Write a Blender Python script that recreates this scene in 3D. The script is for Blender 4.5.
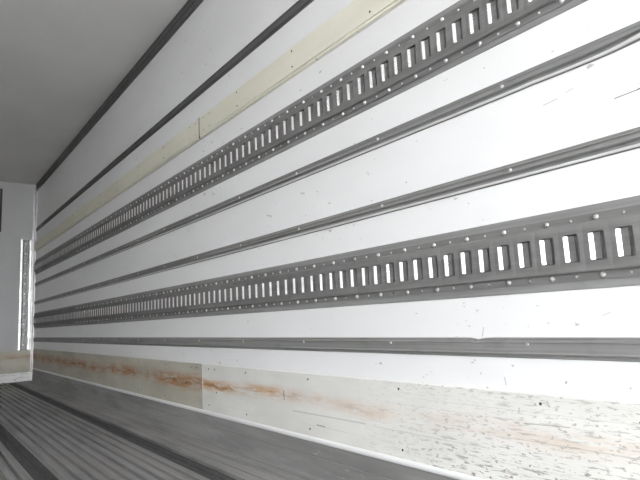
import bpy, bmesh, math, random
from mathutils import Matrix, Vector
random.seed(4)
for o in list(bpy.data.objects): bpy.data.objects.remove(o, do_unlink=True)
S = bpy.context.scene
COL = S.collection

# ------------------------------------------------------------------ camera
CZ = 0.4917                                   # camera height above the floor
R_ = ((0.8039233, -0.5927695, -0.0482862),    # right
      (-0.0444028, -0.1407860, 0.9890438),    # up
      (0.5930731, 0.7929714, 0.1395018))      # forward
cam = bpy.data.cameras.new('camera'); camo = bpy.data.objects.new('camera', cam); COL.objects.link(camo)
cam.sensor_width = 36.0; cam.lens = 548.8 / 640 * 36; cam.clip_start = 0.02
camo.matrix_world = Matrix(((R_[0][0], R_[1][0], -R_[2][0], 0),
                            (R_[0][1], R_[1][1], -R_[2][1], 0),
                            (R_[0][2], R_[1][2], -R_[2][2], CZ), (0, 0, 0, 1)))
S.camera = camo

# ------------------------------------------------------------------ daylight (overcast sky through the open rear) and exposure
W = bpy.data.worlds.new('world'); S.world = W; W.use_nodes = True
bg = W.node_tree.nodes['Background']
bg.inputs[0].default_value = (0.965, 0.98, 1.0, 1); bg.inputs[1].default_value = 10.5
S.view_settings.view_transform = 'Standard'; S.view_settings.look = 'None'
S.view_settings.gamma = 1.0; S.view_settings.use_curve_mapping = False
S.view_settings.exposure = 0.20

# ------------------------------------------------------------------ dimensions (metres)
WX = 1.029          # right wall surface
LX = -1.45          # left wall surface
YE = 6.384          # end wall surface
YR = -1.9          # open rear edge
ZC = 2.044          # ceiling
def corr(y, z, off):
    k = (WX - off) / WX
    return y * k, CZ + (z - CZ) * k

# ------------------------------------------------------------------ materials
class NT:
    def __init__(s, name):
        s.m = bpy.data.materials.new(name); s.m.use_nodes = True
        s.t = s.m.node_tree; s.b = s.t.nodes['Principled BSDF']
        s.pos = s.t.nodes.new('ShaderNodeNewGeometry').outputs['Position']
        s.sep = s.t.nodes.new('ShaderNodeSeparateXYZ'); s.t.links.new(s.pos, s.sep.inputs[0])
    def link(s, a, b): s.t.links.new(a, b)
    def put(s, sock, v):
        if hasattr(v, 'is_output'): s.link(v, sock)
        elif v is not None: sock.default_value = v
    def math(s, op, a, b=None, clamp=False, c=None):
        n = s.t.nodes.new('ShaderNodeMath'); n.operation = op; n.use_clamp = clamp
        s.put(n.inputs[0], a); s.put(n.inputs[1], b); s.put(n.inputs[2], c); return n.outputs[0]
    def noise(s, scale, detail=3, rough=.55, dist=0, loc=(0, 0, 0)):
        mp = s.t.nodes.new('ShaderNodeMapping'); mp.inputs['Scale'].default_value = scale; mp.inputs['Location'].default_value = loc
        s.link(s.pos, mp.inputs[0])
        n = s.t.nodes.new('ShaderNodeTexNoise'); n.inputs['Scale'].default_value = 1; n.inputs['Detail'].default_value = detail
        n.inputs['Roughness'].default_value = rough; n.inputs['Distortion'].default_value = dist
        s.link(mp.outputs[0], n.inputs['Vector']); return n.outputs['Fac']
    def ramp(s, v, a, b, lo=0., hi=1.):
        n = s.t.nodes.new('ShaderNodeMapRange'); n.interpolation_type = 'SMOOTHSTEP'
        s.put(n.inputs['Value'], v); s.put(n.inputs['From Min'], a); s.put(n.inputs['From Max'], b)
        s.put(n.inputs['To Min'], lo); s.put(n.inputs['To Max'], hi); return n.outputs[0]
    def mix(s, f, a, b):
        n = s.t.nodes.new('ShaderNodeMix'); n.data_type = 'RGBA'; s.put(n.inputs[0], f)
        for sock, v in ((n.inputs[6], a), (n.inputs[7], b)):
            if isinstance(v, tuple): v = (*v, 1) if len(v) == 3 else v
            s.put(sock, v)
        return n.outputs[2]
    def bump(s, h, strength=.3, dist=.002):
        n = s.t.nodes.new('ShaderNodeBump'); n.inputs['Strength'].default_value = strength; n.inputs['Distance'].default_value = dist
        s.link(h, n.inputs['Height']); s.link(n.outputs[0], s.b.inputs['Normal'])
    def done(s, col, rough=.5, metal=0., spec=.5):
        if isinstance(col, tuple): col = (*col, 1)
        s.put(s.b.inputs['Base Color'], col); s.put(s.b.inputs['Roughness'], rough); s.put(s.b.inputs['Metallic'], metal)
        s.b.inputs['Specular IOR Level'].default_value = spec
        return s.m
    def seg(s, y0, z0, y1, z1, w):
        """soft scratch mask: a capsule between two points of the wall plane"""
        dy, dz = y1 - y0, z1 - z0; L = dy * dy + dz * dz
        ay = s.math('SUBTRACT', s.sep.outputs[1], y0); az = s.math('SUBTRACT', s.sep.outputs[2], z0)
        t = s.math('MULTIPLY_ADD', ay, dy / L, c=s.math('MULTIPLY', az, dz / L))
        t = s.math('MINIMUM', s.math('MAXIMUM', t, 0.), 1.)
        ey = s.math('MULTIPLY_ADD', t, -dy, c=ay); ez = s.math('MULTIPLY_ADD', t, -dz, c=az)
        d = s.math('SQRT', s.math('MULTIPLY_ADD', ey, ey, c=s.math('MULTIPLY', ez, ez)))
        return s.ramp(d, w * .4, w, 1., 0.)

def m_liner():
    n = NT('white_liner')
    sp = n.noise((1, 26, 60), 2, .6); dens = n.noise((1, 1.6, 3.1), 2, .5, loc=(0, 3, 1))
    mask = n.ramp(n.math('ADD', sp, n.math('MULTIPLY', dens, .25)), .83, .88)
    st = n.noise((1, 9, 130), 2, .6, loc=(5, 0, 0)); mask2 = n.ramp(st, .77, .82)
    soft = n.noise((2.5, 1.3, 4), 3, .6)
    c = n.mix(n.ramp(soft, .3, .7), (.87, .87, .87), (.91, .91, .912))
    c = n.mix(n.math('MULTIPLY', mask, .6), c, (.28, .28, .28))
    c = n.mix(n.math('MULTIPLY', mask2, .4), c, (.35, .34, .33))
    for a in SCR:
        c = n.mix(n.math('MULTIPLY', n.seg(*a[:5]), a[5]), c, (.08, .08, .08))
    n.bump(n.noise((3, 5, 9), 3, .5), .25, .004)
    return n.done(c, .42, 0, .35)
# scratches on the right wall liner, (y0,z0,y1,z1,width,opacity)
SCR = [(.405, .868, .445, .866, .0014, .8), (.37, .875, .405, .868, .0018, .9),
       (.555, .905, .585, .902, .0011, .5), (.52, .915, .535, .911, .0012, .4),
       (.783, .452, .788, .432, .0018, .35), (.60, .345, .602, .342, .0018, .7),
       (.48, .342, .482, .340, .0016, .5), (.80, .352, .802, .350, .0018, .4),
       (1.66, .86, 1.69, .87, .004, .3), (1.45, .90, 1.47, .905, .004, .3),
       (.74, .345, .738, .33, .002, .3), (.50, .475, .515, .47, .002, .25)]

def m_plain(name, col, rough=.5, spec=.4, var=.06, sc=(4, 4, 4)):
    n = NT(name); f = n.noise(sc, 4, .6)
    d = tuple(c * (1 - var * 2) for c in col)
    n.bump(n.noise((40, 40, 40), 3, .6), .12, .001)
    return n.done(n.mix(n.ramp(f, .25, .75), d, col), rough, 0, spec)

def m_metal(name, lo, hi, rough=(.32, .5), streak=(30, 2.0, 60), metal=1.0, grime=.25):
    n = NT(name); f = n.noise(streak, 4, .65); g = n.noise((14, 14, 14), 4, .65, loc=(3, 1, 7)); fine = n.noise((160, 160, 160), 2, .7)
    c = n.mix(n.ramp(f, .28, .72), lo, hi)
    c = n.mix(n.math('MULTIPLY', n.ramp(g, .55, .75), grime), c, tuple(x * .45 for x in lo))
    n.bump(n.math('ADD', n.math('MULTIPLY', fine, .4), f), .12, .001)
    return n.done(c, n.ramp(g, .3, .7, *rough), metal)

def m_scuff(name, base, dirt, rust, wear, bw=.036):
    """painted kick board: rust band along the middle, flecks scraped along its length"""
    n = NT(name); y = n.sep.outputs[1]; z = n.sep.outputs[2]
    soft = n.noise((3, 2.2, 7), 4, .6); vert = n.noise((20, 30, 4), 3, .6, loc=(1, 2, 3))
    c = n.mix(n.math('MULTIPLY', n.ramp(soft, .35, .7), .6), base, dirt)
    c = n.mix(n.math('MULTIPLY', n.ramp(vert, .5, .75), .18), c, dirt)
    # rust band: centre wanders a little, strength comes and goes along the board
    wob = n.math('MULTIPLY', n.math('SUBTRACT', n.noise((1, 2.6, 1), 3, .6, loc=(9, 0, 0)), .5), .05)
    dz = n.math('ABSOLUTE', n.math('SUBTRACT', n.math('ADD', z, wob), .236))
    band = n.ramp(dz, .003, bw, 1., 0.)
    amp = n.math('MULTIPLY', n.ramp(n.noise((1, 2.4, 2), 3, .6, loc=(2, 1.7, 0)), .28, .55), n.ramp(y, .9, 2.1, .22, 1.))
    gr = n.ramp(n.noise((20, 9, 75), 5, .7, .3), .3, .6)
    r = n.math('MULTIPLY', n.math('MULTIPLY', n.math('MULTIPLY', band, amp), gr), rust, clamp=True)
    c = n.mix(r, c, (.60, .31, .09) if wear else (.42, .21, .085))
    core = n.math('MULTIPLY', n.math('MULTIPLY', n.ramp(dz, .0, .018, 1., 0.), n.ramp(n.noise((8, 9, 60), 5, .72, .3, loc=(4, 4, 0)), .46, .64)), n.math('MULTIPLY', amp, rust * .8), clamp=True)
    c = n.mix(core, c, (.20, .075, .025))
    if wear:
        near = n.ramp(y, .75, 1.35, 1., 0.)
        zlow = n.ramp(z, .13, .24, 1., .55)
        zone = n.ramp(n.noise((1, 3, 9), 2, .5, loc=(0, 5, 2)), .25, .5)
        f1 = n.ramp(n.noise((5, 26, 210), 3, .65, .4), .54, .64)
        f2 = n.ramp(n.noise((5, 60, 120), 2, .6, .3, loc=(7, 0, 0)), .60, .67)
        w = n.math('MULTIPLY', n.math('MULTIPLY', n.math('MAXIMUM', n.math('MULTIPLY', f1, .62), n.math('MULTIPLY', f2, .8)), near), n.math('MULTIPLY', zone, zlow))
        c = n.mix(w, c, (.14, .13, .115))
        lin = n.ramp(n.noise((1, .8, 190), 2, .5, loc=(0, 0, 8)), .62, .7)
        c = n.mix(n.math('MULTIPLY', lin, n.math('MULTIPLY', n.ramp(y, 1.1, 1.7, .35, .05), n.ramp(z, .14, .3, 1., .4))), c, (.25, .24, .21))
        for a in ((1.20, .195, 1.56, .193, .003, .25), (.47, .285, .455, .272, .002, .8), (.455, .272, .437, .270, .0016, .7), (.455, .245, .447, .228, .002, .8), (.447, .228, .438, .226, .0018, .7),
                  (.425, .238, .419, .232, .002, .7), (.60, .26, .70, .256, .0012, .5), (1.614, .252, 1.613, .225, .0035, .75), (1.39, .163, 1.43, .164, .002, .7)):
            c = n.mix(n.math('MULTIPLY', n.seg(*a[:5]), a[5]), c, (.10, .09, .08))
    n.bump(n.noise((5, 9, 140), 3, .6), .25, .0015)
    return n.done(c, .55, 0, .35)

def m_floor():
    n = NT('floor_aluminium')
    f = n.noise((70, 1.1, 10), 4, .65); g = n.noise((9, 1.6, 9), 4, .6, loc=(2, 2, 2)); fine = n.noise((220, 12, 50), 3, .7)
    c = n.mix(n.ramp(f, .3, .7), (.285, .281, .277), (.42, .416, .408))
    c = n.mix(n.math('MULTIPLY', n.ramp(g, .45, .75), .45), c, (.15, .148, .145))
    c = n.mix(n.math('MULTIPLY', n.ramp(fine, .62, .75), .35), c, (.68, .67, .65))
    n.bump(n.math('ADD', fine, f), .2, .0012)
    return n.done(c, n.ramp(g, .3, .7, .5, .65), .3)

def m_lane():
    n = NT('grip_lane_grit'); f = n.noise((60, 6, 30), 4, .7); g = n.ramp(n.noise((300, 90, 90), 2, .7), .6, .7)
    c = n.mix(n.ramp(f, .3, .7), (.055, .055, .055), (.09, .09, .09)); c = n.mix(n.math('MULTIPLY', g, .5), c, (.28, .28, .27))
    n.bump(n.noise((200, 120, 100), 3, .7), .5, .002)
    return n.done(c, .7, 0, .3)
LANE = m_lane()
LINER = m_liner()
CEIL = m_plain('ceiling_paint', (.89, .885, .87), .6, .3, .04, (2, 1.2, 2))
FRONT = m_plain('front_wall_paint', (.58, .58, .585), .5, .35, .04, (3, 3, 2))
TONGUE = m_metal('tongue_lit_slope', (.86, .86, .855), (.93, .93, .925), (.24, .32), (20, 20, 40), 1.0, .08)  # slope faces only: rear daylight put into a paler metal than the track
TRACK = m_metal('track_steel', (.165, .163, .160), (.235, .233, .229), (.55, .7), (20, 3, 40), .15, .3)
PLATE = m_metal('plate_aluminium', (.24, .24, .236), (.33, .33, .325), (.55, .7), (20, 2, 70), .15, .2)
STRIP = m_metal('strip_aluminium', (.225, .225, .221), (.32, .32, .315), (.5, .65), (20, 1.5, 90), .2, .25)
COVE = m_metal('cove_metal', (.11, .11, .11), (.15, .15, .148), (.5, .65), (20, 1.5, 60), .3, .2)
RIVET = m_metal('rivet_zinc', (.80, .80, .79), (.88, .88, .87), (.25, .4), (30, 30, 30), 1.0, .1)
SCREW = m_plain('screw_dark', (.06, .045, .035), .6, .3, .2, (60, 60, 60))
CREAM = None
BEAD = m_plain('bead_white', (.86, .86, .86), .4, .4, .03)
FLOORM = m_floor()
SCUFF_N = m_scuff('kick_board_near', (.83, .825, .79), (.68, .67, .63), .95, True)
SCUFF_F = m_scuff('kick_board_far', (.58, .56, .48), (.38, .365, .30), 1.15, False, .055)
def m_cream():
    n = NT('cream_board'); soft = n.noise((3, 2, 9), 4, .6); sp = n.ramp(n.noise((5, 55, 70), 2, .6), .70, .75)
    c = n.mix(n.ramp(soft, .3, .7), (.87, .85, .735), (.80, .78, .655))
    c = n.mix(n.math('MULTIPLY', sp, .45), c, (.28, .21, .12))
    n.bump(n.noise((5, 6, 80), 3, .6), .25, .0015)
    return n.done(c, .55, 0, .35)
CREAM = m_cream()
def m_kickwhite():
    n = NT('kick_strip_worn'); f = n.ramp(n.noise((22, 10, 60), 4, .7), .5, .66)
    c = n.mix(n.math('MULTIPLY', f, .6), (.86, .86, .85), (.34, .33, .31))
    n.bump(n.noise((20, 20, 90), 4, .7), .5, .004)
    return n.done(c, .5, 0, .35)
KICK = m_kickwhite()
GROUND = m_plain('yard_concrete', (.30, .29, .28), .9, .2, .1, (.6, .6, .6))
def m_endtrack():
    n = NT('end_track_metal'); f = n.noise((60, 60, 16), 4, .7); sp = n.ramp(n.noise((50, 50, 26), 3, .7, loc=(3, 0, 0)), .56, .66)
    c = n.mix(n.ramp(f, .3, .7), (.20, .20, .197), (.34, .34, .335)); c = n.mix(n.math('MULTIPLY', sp, .45), c, (.70, .70, .69))
    return n.done(c, .42, .8)
ENDT = m_endtrack()
EDGE = m_metal('bright_edge_metal', (.50, .50, .495), (.60, .60, .595), (.30, .42), (10, 10, 20), .9, .15)
OLIVE = m_plain('hatch_olive', (.40, .385, .30), .6, .3, .1)
SHADOW_GREY = m_plain('shadow_line_grey', (.20, .20, .195), .7, .3, .1)
LIP = m_plain('lip_pale_grey', (.66, .66, .655), .45, .4, .05)
DARK = m_plain('gasket_dark', (.07, .07, .065), .7, .3, .1)

# ------------------------------------------------------------------ mesh helpers
class MB:
    def __init__(s): s.v = []; s.f = []
    def add(s, vs, fs):
        k = len(s.v); s.v += [tuple(v) for v in vs]; s.f += [tuple(i + k for i in f) for f in fs]; return s
    def box(s, x0, x1, y0, y1, z0, z1):
        return s.add([(x0, y0, z0), (x1, y0, z0), (x1, y1, z0), (x0, y1, z0), (x0, y0, z1), (x1, y0, z1), (x1, y1, z1), (x0, y1, z1)],
                     [(0, 3, 2, 1), (4, 5, 6, 7), (0, 1, 5, 4), (1, 2, 6, 5), (2, 3, 7, 6), (3, 0, 4, 7)])
    def sweep_y(s, prof, ys, fn=None):
        """closed profile of (x,z) swept along y; fn(i,x,y,z) may dent it"""
        m = len(prof); vs = []
        for y in ys:
            for i, (x, z) in enumerate(prof):
                vs.append(fn(i, x, y, z) if fn else (x, y, z))
        fs = []
        for j in range(len(ys) - 1):
            for i in range(m):
                a = j * m + i; b = j * m + (i + 1) % m
                fs.append((a, b, b + m, a + m))
        fs.append(tuple(range(m))[::-1]); fs.append(tuple(range((len(ys) - 1) * m, len(ys) * m)))
        return s.add(vs, fs)
    def sweep_z(s, prof, z0, z1):
        m = len(prof); vs = [(x, y, z0) for x, y in prof] + [(x, y, z1) for x, y in prof]
        fs = [(i, (i + 1) % m, (i + 1) % m + m, i + m) for i in range(m)]
        fs += [tuple(range(m))[::-1], tuple(range(m, 2 * m))]
        return s.add(vs, fs)
    def mesh(s, name, mat, origin=(0, 0, 0), bevel=0, smooth=False, recalc=True):
        me = bpy.data.meshes.new(name); ox, oy, oz = origin
        me.from_pydata([(x - ox, y - oy, z - oz) for x, y, z in s.v], [], s.f)
        bm = bmesh.new(); bm.from_mesh(me)
        if recalc: bmesh.ops.recalc_face_normals(bm, faces=bm.faces)
        if bevel:
            bmesh.ops.bevel(bm, geom=[e for e in bm.edges if len(e.link_faces) == 2 and e.calc_face_angle() > .5], offset=bevel, segments=2, affect='EDGES', profile=.5)
        if smooth:
            for f in bm.faces: f.smooth = True
        bm.to_mesh(me); bm.free(); me.materials.append(mat); return me
    def build(s, name, mat, parent=None, origin=None, **k):
        if origin is None: origin = tuple(parent.location) if parent else (0, 0, 0)
        base = wloc(parent) if parent else (0, 0, 0)
        me = s.mesh(name, mat, origin, **k)
        return link(name, me, parent, tuple(a - b for a, b in zip(origin, base)))
ORIG = {}
def wloc(o):
    l = Vector(o.location)
    while o.parent: o = o.parent; l += o.location
    return tuple(l)
def link(name, me, parent=None, loc=(0, 0, 0)):
    o = bpy.data.objects.new(name, me); COL.objects.link(o); o.location = loc
    if parent: o.parent = parent
    return o
def tag(o, label=None, cat=None, group=None, kind=None):
    for k, v in (('label', label), ('category', cat), ('group', group), ('kind', kind)):
        if v: o[k] = v
    return o
def empty(name, loc):
    o = bpy.data.objects.new(name, None); COL.objects.link(o); o.location = loc; o.empty_display_size = .05; return o
def frange(a, b, n): return [a + (b - a) * i / n for i in range(n + 1)]

# ------------------------------------------------------------------ the body of the truck
T = .07
o = MB().box(LX - 14, WX + 14, -30, YE + 14, -1.10, -1.0).build('ground', GROUND); tag(o, 'grey concrete yard outside the open truck body', kind='structure')
wall_right = tag(MB().box(WX + .004, WX + T, YR, YE + .06, -.02, ZC + .05).build('wall_right', LINER), 'white lined right side wall of the truck body', kind='structure')
o = MB().box(LX - T, LX, YR, YE + .06, -.02, ZC + .05).build('wall_left', LINER); tag(o, 'white lined left side wall of the truck body', kind='structure')
ceiling = tag(MB().box(LX, WX + .004, YR, YE + .06, ZC, ZC + .05).build('ceiling', CEIL), 'plain pale grey ceiling of the truck body', kind='structure')
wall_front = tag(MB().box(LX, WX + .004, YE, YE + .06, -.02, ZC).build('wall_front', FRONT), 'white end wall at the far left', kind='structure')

# liner panels between the joint strips
rows = [(.105, .41), (.41, .60), (.60, .781), (.781, .97), (.97, 1.15), (1.15, 1.555), (1.555, 2.04)]
for z0, z1 in rows:
    MB().box(WX, WX + .004, YR, YE, z0 + .001, z1 - .001).build('liner_panel', LINER, wall_right)

# ------------------------------------------------------------------ floor: ribbed aluminium planks
PER = .4335
floor = tag(MB().box(LX, WX + .004, YR, YE + .06, -.06, -.016).build('floor', FLOORM), 'dark ribbed aluminium plank floor', kind='structure')
def plank(x1):
    """extruded plank from x1-PER to x1 (x1 = right edge of its flat lane)"""
    pts = []; x = x1 - PER; top = 0.0; ch = -.012; gr = -.0145
    lane = .070; n = 9; w = (PER - lane) / n
    pts.append((x + .001, ch))
    for k in range(n):
        a = x + k * w
        pts += [(a + .0066, gr if k else ch), (a + .0078, top), (a + w - .0078, top), (a + w - .0066, gr if k < n - 1 else ch)]
        pts.append((x1 - .001, ch)); pts += [(x1 - .001, -.016), (x + .001, -.016)]
    return MB().sweep_y(pts, [YR, YE])
x1 = .8635
while x1 - .01 > LX:
    mb = plank(x1)
    if x1 - PER < LX: mb.v = [(max(v[0], LX + .001), v[1], v[2]) for v in mb.v]
    pk = mb.build('floor_plank', FLOORM, floor)
    if x1 - .07 > LX:
        MB().sweep_y([(x1 - .0655, -.0122), (x1 - .0655, -.0095), (x1 - .036, -.0095), (x1 - .034, -.0065), (x1 - .031, -.0065), (x1 - .029, -.0095), (x1 - .002, -.0095), (x1 - .002, -.0122)], [YR, YE - .002]).build('grip_lane', LANE, pk)['label'] = 'dark gritty lane between the ribs'
    x1 -= PER
e = [(.8645, -.016), (.8645, 0), (.905, 0), (.906, -.0025), (.909, -.0025), (.910, 0), (.948, 0), (.950, .004), (.955, .004), (.957, 0), (.972, 0), (.974, .004), (.979, .004), (.981, 0), (WX - .001, 0), (WX - .001, -.016)]
MB().sweep_y(e, [YR, YE]).build('edge_plank', FLOORM, floor)

# metal flashing turned up the wall from the floor, and the white bead on top of it
fl = [(WX, .0), (WX - .010, .0), (WX - .006, .010), (WX - .0045, .062), (WX - .0012, .064), (WX - .0012, .068), (WX - .0045, .070), (WX - .0045, .111), (WX, .111)]
o = MB().sweep_y(fl, [YR, YE]).build('trim_1', FLOORM); tag(o, 'grey metal flashing turned up from floor under the white bead', kind='structure')
bd = [(WX, .109)] + [(WX - .008 * math.cos(a) - .004, .1175 + .0085 * math.sin(a)) for a in frange(-1.5, 1.5, 6)] + [(WX, .126)]
o = MB().sweep_y(bd, [YR, YE]).build('trim_2', BEAD, smooth=False); tag(o, 'thin white bead along the foot of the kick boards', kind='structure')
cv = [(WX, 1.975), (WX - .006, 1.975), (WX - .010, 1.982), (WX - .010, 2.004), (WX - .014, 2.006), (WX - .014, 2.016), (WX - .010, 2.018), (WX - .010, 2.034), (WX - .016, ZC), (WX, ZC)]
o = MB().sweep_y(cv, [YR, YE]).build('trim_3', COVE); tag(o, 'dark metal strip where wall meets ceiling', kind='structure')
an = [(WX, YE), (WX - .036, YE), (WX - .036, YE - .003), (WX - .020, YE - .0035)] + [(WX - .009 - .007 * math.cos(t), YE - .006 - .007 * math.sin(t)) for t in frange(0, math.pi / 2, 6)] + [(WX, YE - .013)]
o = MB().sweep_z(an, .10, ZC - .02).build('trim_4', EDGE); tag(o, 'white metal angle covering the far corner', kind='structure')

# ------------------------------------------------------------------ fastener meshes (shared)
def dome(name, r, h, mat, socket=0, seg=12):
    """button head facing -x; optional dark mandrel hole drawn as a real pit"""
    m = MB(); rings = [(r, 0), (r * .97, h * .35), (r * .75, h * .85), (r * .45, h)]
    if socket: rings += [(socket, h), (socket * .8, h * .35)]
    vs = []
    for rr, hh in rings:
        for k in range(seg): a = 2 * math.pi * k / seg; vs.append((-hh, rr * math.cos(a), rr * math.sin(a)))
    fs = []
    for j in range(len(rings) - 1):
        for k in range(seg):
            a = j * seg + k; b = j * seg + (k + 1) % seg; fs.append((a, b, b + seg, a + seg))
    fs.append(tuple(range((len(rings) - 1) * seg, len(rings) * seg)))
    m.add(vs, fs); return m.mesh(name, mat, recalc=True)
BIG = dome('rivet', .0055, .0042, RIVET, .0018)
SMALL = dome('rivet', .0030, .0022, RIVET, 0, 8)
SREV = dome('rivet', .0042, .0028, RIVET, 0, 10)
SCR_M = dome('screw', .0034, .0016, SCREW, .0012, 8)
SCR_S = dome('screw', .0024, .0014, SCREW, 0, 8)
def fix(name, me, parent, x, y, z):
    b = wloc(parent); return link(name, me, parent, (x - b[0], y - b[1], z - b[2]))

# ------------------------------------------------------------------ cargo rails: slotted track on a wide backing plate
def track_mesh(zc, phase):
    """raised slotted track: one pressed pocket per slot"""
    off = .0145; xf = WX - off; xb = WX - .0055; P = .0508 * (WX - off) / WX
    zf = .0445; zs = .0535 * .5                 # half heights of raised face and of slot
    m = MB(); m.tong = []
    ys = []
    k = math.floor((YR - phase) / P) + 1
    while phase + k * P < YE - .03:
        ys.append(phase + k * P); k += 1
    SW = .0295; rc = .0045
    def ring(y0, y1, z0, z1, r, x):
        pts = []
        for cy, cz, a0 in ((y1 - r, z1 - r, 0), (y0 + r, z1 - r, 90), (y0 + r, z0 + r, 180), (y1 - r, z0 + r, 270)):
            for q in range(4):
                a = math.radians(a0 + 30 * q); pts.append((x, cy + r * math.cos(a), cz + r * math.sin(a)))
        return pts
    for yl in ys:                               # yl = far edge of the slot, pocket runs towards the rear
        c0, c1 = yl - SW - (P - SW) / 2, yl + (P - SW) / 2
        front = ring(yl - SW, yl, zc - zs, zc + zs, rc, xf)
        lip = ring(yl - SW - .0007, yl + .0007, zc - zs - .0007, zc + zs + .0007, rc, xf - .0008)
        back = ring(yl - SW, yl, zc - zs, zc + zs, rc, xb)
        out = []
        for (x, y, z) in lip:                   # project the ring onto the cell's rectangle
            dy = y - (yl - SW / 2); dz = z - zc
            s = min(((c1 - c0) / 2) / abs(dy) if abs(dy) > 1e-6 else 9e9, zf / abs(dz) if abs(dz) > 1e-6 else 9e9)
            out.append((xf, (c0 + c1) / 2 + dy * s, zc + dz * s))
        # square the four corners
        for ci, (cy, cz) in enumerate(((c1, zf), (c0, zf), (c0, -zf), (c1, -zf))):
            best = min(range(ci * 4, ci * 4 + 4), key=lambda i: abs(out[i][1] - cy) + abs(out[i][2] - zc - cz))
            out[best] = (xf, cy, zc + cz)
        n = 16; vs = out + lip + front + back; fs = []
        for j in range(3):
            for i in range(n):
                a = j * n + i; b = j * n + (i + 1) % n; fs.append((a, b, b + n, a + n))
        fs.append(tuple(range(3 * n, 4 * n)))
        m.add(vs, fs)
        # pressed tongue inside the slot: far-side slope coloured bright as if lit from the rear, flat seat, open gap towards the rear
        t0, t1 = zc - zs + .0022, zc + zs - .0022
        tp = [(xf + .0004, yl - .0004), (xf + .0050, yl - .0066), (xf + .0050, yl - .0200), (xb, yl - .0205), (xb, yl - .0004)]
        m.tong.append(len(m.f))
        tv = [(x, y, t0) for x, y in tp] + [(x, y, t1) for x, y in tp]
        m.add(tv, [(0, 1, 6, 5), (1, 2, 7, 6), (2, 3, 8, 7), (0, 1, 2, 3, 4), (5, 6, 7, 8, 9)])
    ya, yb = ys[0] - SW - (P - SW) / 2, ys[-1] + (P - SW) / 2
    fo = .0625; xo = WX - .0062                 # flange outer half width
    for sgn in (1, -1):
        prof = [(xf, zc + sgn * zf), (xf + .0015, zc + sgn * (zf + .002)), (xo, zc + sgn * (zf + .0035)), (xo, zc + sgn * fo), (WX - .0035, zc + sgn * fo), (WX - .0035, zc + sgn * zf)]
        vs = [(x, y, z) for y in (ya, yb) for x, z in prof]; q = len(prof)
        m.add(vs, [(i, i + 1, i + 1 + q, i + q) for i in range(q - 1)])
    # close the two ends
    for y in (ya, yb): m.add([(xf, y, zc - zf), (xf, y, zc + zf), (WX - .0035, y, zc + zf), (WX - .0035, y, zc - zf)], [(0, 1, 2, 3)])
    return m

def orient(me):
    bm = bmesh.new(); bm.from_mesh(me)
    for f in bm.faces:
        if f.normal.x > 1e-4: f.normal_flip()
    bm.to_mesh(me); bm.free()

def rail(zc, zlo, zhi, slot_y, big_y, label):
    root = empty('cargo_rail', (WX, YR, zlo))
    tag(root, label, 'rail', 'slotted cargo rails on the right wall')
    p = [(WX, zlo), (WX - .003, zlo + .001), (WX - .0035, zlo + .004), (WX - .0035, zhi - .004), (WX - .003, zhi - .001), (WX, zhi)]
    o = MB().sweep_y(p, [YR, YE - .002]).build('backing_plate', PLATE, root); o['label'] = 'lighter grey plate showing above and below the track'
    sy, _ = corr(slot_y, 0, .0145); _, zt = corr(0, zc, .0145)
    mb = track_mesh(zt, sy)
    o = mb.build('slotted_track', TRACK, root, recalc=False); orient(o.data); o.data.materials.append(TONGUE)
    for fi in mb.tong: o.data.polygons[fi].material_index = 1
    o['label'] = 'dark steel track pressed with upright slots'
    P = .0508 * (WX - .0145) / WX
    k = -6
    while True:
        y = (big_y) * (1 - .0062 / WX) + k * P; k += 1
        if y < .25: continue
        if y > 4.6: break
        for s in (1, -1):
            fix('rivet', BIG if (k - 1) % 2 == 0 else SMALL, root, WX - .0062, y, zt + s * .0540)
    return root
rail(1.160, 1.0751, 1.2296, .0350, .0180, 'upper of two slotted steel cargo rails, below the cream boards')
rail(.6005, .5203, .6787, .0163, .0012, 'lower of two slotted steel cargo rails, above the lowest joint strip')

# ------------------------------------------------------------------ joint strips
def strip(zlo, zhi, label, lip=False, rz=.5, dents=(), rows=1, dark=False, ry=None):
    root = empty('joint_strip', (WX, YR, zlo)); tag(root, label, 'strip', 'metal joint strips on the right wall')
    lo0 = zlo + .003
    if lip: zlo = lo0 + .0050
    h = zhi - zlo
    p = [(WX, zlo), (WX - .0022, zlo + .0004), (WX - .0028, zlo + .0012), (WX - .0022, zlo + .0048), (WX - .0024, zlo + .0058), (WX - .0085, zlo + .0082), (WX - .0095, zlo + .0100),
         (WX - .0070, zlo + .0125), (WX - .0066, zlo + h * .5), (WX - .0070, zhi - .0125), (WX - .0095, zhi - .0100), (WX - .0085, zhi - .0082), (WX - .0024, zhi - .0058), (WX - .0022, zhi - .0048), (WX - .0028, zhi - .0012), (WX - .0022, zhi - .0004), (WX, zhi)]
    ys = [YR] + frange(.2, 1.2, 50) + [YE - .002]
    def fn(i, x, y, z):
        for (dy, w, side, amt, out) in dents:
            g = math.exp(-((y - dy) / w) ** 2)
            wgt = max(0., 1 - abs(z - (zhi if side > 0 else zlo)) / (h * .6))
            z += amt * g * wgt
            if x < WX - .0005: x += out * g * wgt
        return (x, y, z)
    MB().sweep_y(p, ys, fn).build('strip', STRIP if not dark else COVE, root)
    if lip:
        MB().sweep_y([(WX, lo0 - .0012), (WX - .0050, lo0 - .0004), (WX - .0054, lo0 + .0005), (WX - .0054, lo0 + .0046), (WX, zlo + .001)], ys, fn).build('white_lip', LIP, root)['label'] = 'thin white lip under the strip'
        MB().sweep_y([(WX, lo0 - .0026), (WX - .0025, lo0 - .0024), (WX - .0030, lo0 - .0010), (WX, lo0 - .0006)], ys, fn).build('shadow_line', SHADOW_GREY, root)['label'] = 'dark strip standing for the shadow line under the lip'  # shadow below the lip, put in as a dark grey strip
    for k in range(-1, 12):
        y = .270 + .4064 * k
        if y < .1 or dark: continue
        fix('rivet', SREV, root, WX - .0066, y * (1 - .0066 / WX), zlo + h * rz)
    return root
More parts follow.
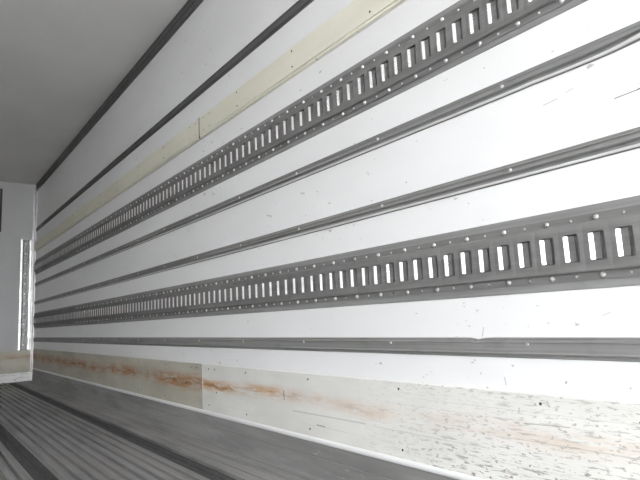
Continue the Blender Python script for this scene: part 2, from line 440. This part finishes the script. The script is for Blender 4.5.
strip(1.5329, 1.578, 'dark metal joint strip above the cream boards, highest of the four strips', dark=True)
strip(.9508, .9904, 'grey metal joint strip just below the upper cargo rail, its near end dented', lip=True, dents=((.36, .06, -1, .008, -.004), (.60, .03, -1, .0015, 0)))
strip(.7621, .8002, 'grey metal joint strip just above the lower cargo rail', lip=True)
strip(.3873, .430, 'lowest grey metal joint strip, at eye level above the kick boards', rz=.7, dents=((.797, .014, 1, -.0035, .003),))

# ------------------------------------------------------------------ cream boards on the wall
YJ = 2.262
def board(y0, y1, z0, z1, label, screws):
    root = empty('wall_board', (WX, y0, z0)); tag(root, label, 'board', 'cream boards between the upper strips')
    p = [(WX, z0), (WX - .010, z0 + .0005), (WX - .0115, z0 + .002), (WX - .0115, z0 + .0075), (WX - .0085, z0 + .008), (WX - .0085, z0 + .0105), (WX - .013, z0 + .011), (WX - .013, z1 - .002), (WX - .011, z1), (WX, z1)]
    MB().sweep_y(p, [y0, y1]).build('board', CREAM, root)
    for y, z in screws: fix('screw', SCR_M if (y < 2.1 or y > 2.5) else SCR_S, root, WX - .013, y, z)
zz = (1.417, 1.360)
k = (WX - .013) / WX
Z0, Z1 = CZ + (1.3302 - CZ) * k, CZ + (1.4317 - CZ) * k
zz = tuple(CZ + (z - CZ) * k for z in zz)
yj = YJ * k
pos = [.675 + .4064 * i for i in range(-2, 4)]
board(YR, yj - .003, Z0, Z1, 'cream painted board under the highest strip, nearer to the viewer than its seam', [(y * k, z) for y in pos for z in zz] + [(y * k, z) for y in (2.155, 2.215) for z in zz])
board(yj + .003, YE - .03, Z0, Z1, 'cream painted board under the highest strip, running from the seam to the far corner', [(y * k, z) for y in [2.71 + .4064 * i for i in range(0, 8)] for z in zz] + [(y * k, z) for y in (2.305, 2.365) for z in zz])

sb = [o for o in COL.objects if o.name.startswith('wall_board')][-1]
MB().box(WX - .0138, WX - .001, yj - .0028, yj + .0028, Z0 + .001, Z1 - .001).build('seam_filler', DARK, sb)['label'] = 'dark seam filler'

# ------------------------------------------------------------------ kick boards (baseboard)
bb = tag(empty('baseboard_right', (WX, YR, .12)), 'scuffed off-white kick boards along the foot of the right wall', kind='structure')
def kick(y0, y1, mat, screws, label):
    p = [(WX, .122), (WX - .005, .122), (WX - .006, .124), (WX - .006, .315), (WX - .005, .317), (WX, .317)]
    o = MB().sweep_y(p, [y0, y1]).build('kick_board', mat, bb, origin=(WX, y0, .122)); o['label'] = label
    for y, z in screws: fix('screw', SCR_M, o, WX - .006, y, z)
kick(YR, YJ - .001, SCUFF_N, [(y, z) for y in (.252, .657, 1.06, 1.468, 1.876) for z in (.299, .147)] + [(2.20, .299), (2.142, .299), (2.128, .207), (2.20, .15)], 'whiter kick board scraped with dark flecks')
kick(YJ + .001, YE - .03, SCUFF_F, [(2.32, .299), (2.38, .299), (2.70, .299), (2.70, .147), (3.1, .299), (3.1, .147)], 'dirtier beige kick board with a brown rust band')
MB().box(WX - .0062, WX - .001, YJ - .004, YJ + .003, .14, .318).build('joint_bead', BEAD, bb)

bf = tag(empty('baseboard_front', (LX, YE, .087)), 'beige kick board and worn white strip at the foot of the end wall', kind='structure')
MB().box(LX + .01, WX - .03, YE - .007, YE, .089, .303).build('kick_board', SCUFF_F, bf)
ks = [(YE, .0), (YE - .020, .0), (YE - .020, .052), (YE - .014, .056), (YE - .012, .082), (YE, .087)]
mb = MB(); xs = frange(LX + .01, WX - .012, 40); m_ = len(ks); vs = []
for x in xs:
    for i, (y, z) in enumerate(ks): vs.append((x, y + random.uniform(-.002, .002) * (y < YE), z + random.uniform(-.003, .003) * (z > .01)))
fs = [(j * m_ + i, j * m_ + (i + 1) % m_, (j + 1) * m_ + (i + 1) % m_, (j + 1) * m_ + i) for j in range(40) for i in range(m_)]
fs += [tuple(range(m_)), tuple(range(40 * m_, 41 * m_))]
mb.add(vs, fs).build('worn_strip', KICK, bf)

# ------------------------------------------------------------------ upright track on the end wall
X0, X1, ZB, ZT = .882, .990, .310, 1.445
root = tag(empty('upright_track', (X0, YE, ZB)), 'upright metal track with bright edges on the end wall', 'track')
pl = [(X0, YE), (X0, YE - .003), (X1, YE - .003), (X1, YE)]
MB().sweep_z(pl, ZB, ZT).build('back_plate', ENDT, root)
for a, b in ((X0, X0 + .020), (X1 - .022, X1 - .004)):
    pr = [(a, YE - .003), (a, YE - .015), (a + .002, YE - .0165), (b - .001, YE - .0165 - .14 * (b - a)), (b, YE - .016), (b, YE - .003)]
    MB().sweep_z(pr, ZB, ZT).build('edge_flange', EDGE, root)
mb = MB()
pr = [(X0 + .030, YE - .003), (X0 + .034, YE - .013), (X0 + .062, YE - .013), (X0 + .066, YE - .003)]
MB().sweep_z(pr, ZB, ZT - .01).build('centre_rib', ENDT, root)
hd = dome('rivet', .007, .005, RIVET, .002)
hr = hd.copy(); hr.transform(Matrix.Rotation(math.pi / 2, 4, 'Z'))
for z in (.42, .60, .78, .96, 1.14, 1.32):
    for x in (X0 + .0085, X1 - .0135): fix('rivet', hr, root, x, YE - .021, z)
for z in frange(.36, 1.40, 10):
    fix('rivet', hr, root, X0 + .048, YE - .013, z)

# ------------------------------------------------------------------ olive hatch at the far left of the end wall
root = tag(empty('wall_hatch', (-.72, YE, 1.52)), 'dull olive hatch with dark rim high on the end wall at far left', 'hatch')
MB().box(-.715, .684, YE - .020, YE, 1.530, 1.950).build('panel', OLIVE, root, bevel=.003)
for (a, b, c, d) in ((.684, .704, 1.515, 1.965), (-.735, -.715, 1.515, 1.965), (-.715, .684, 1.950, 1.965), (-.715, .684, 1.515, 1.530)):
    MB().box(a, b, YE - .014, YE, c, d).build('rim', DARK, root)
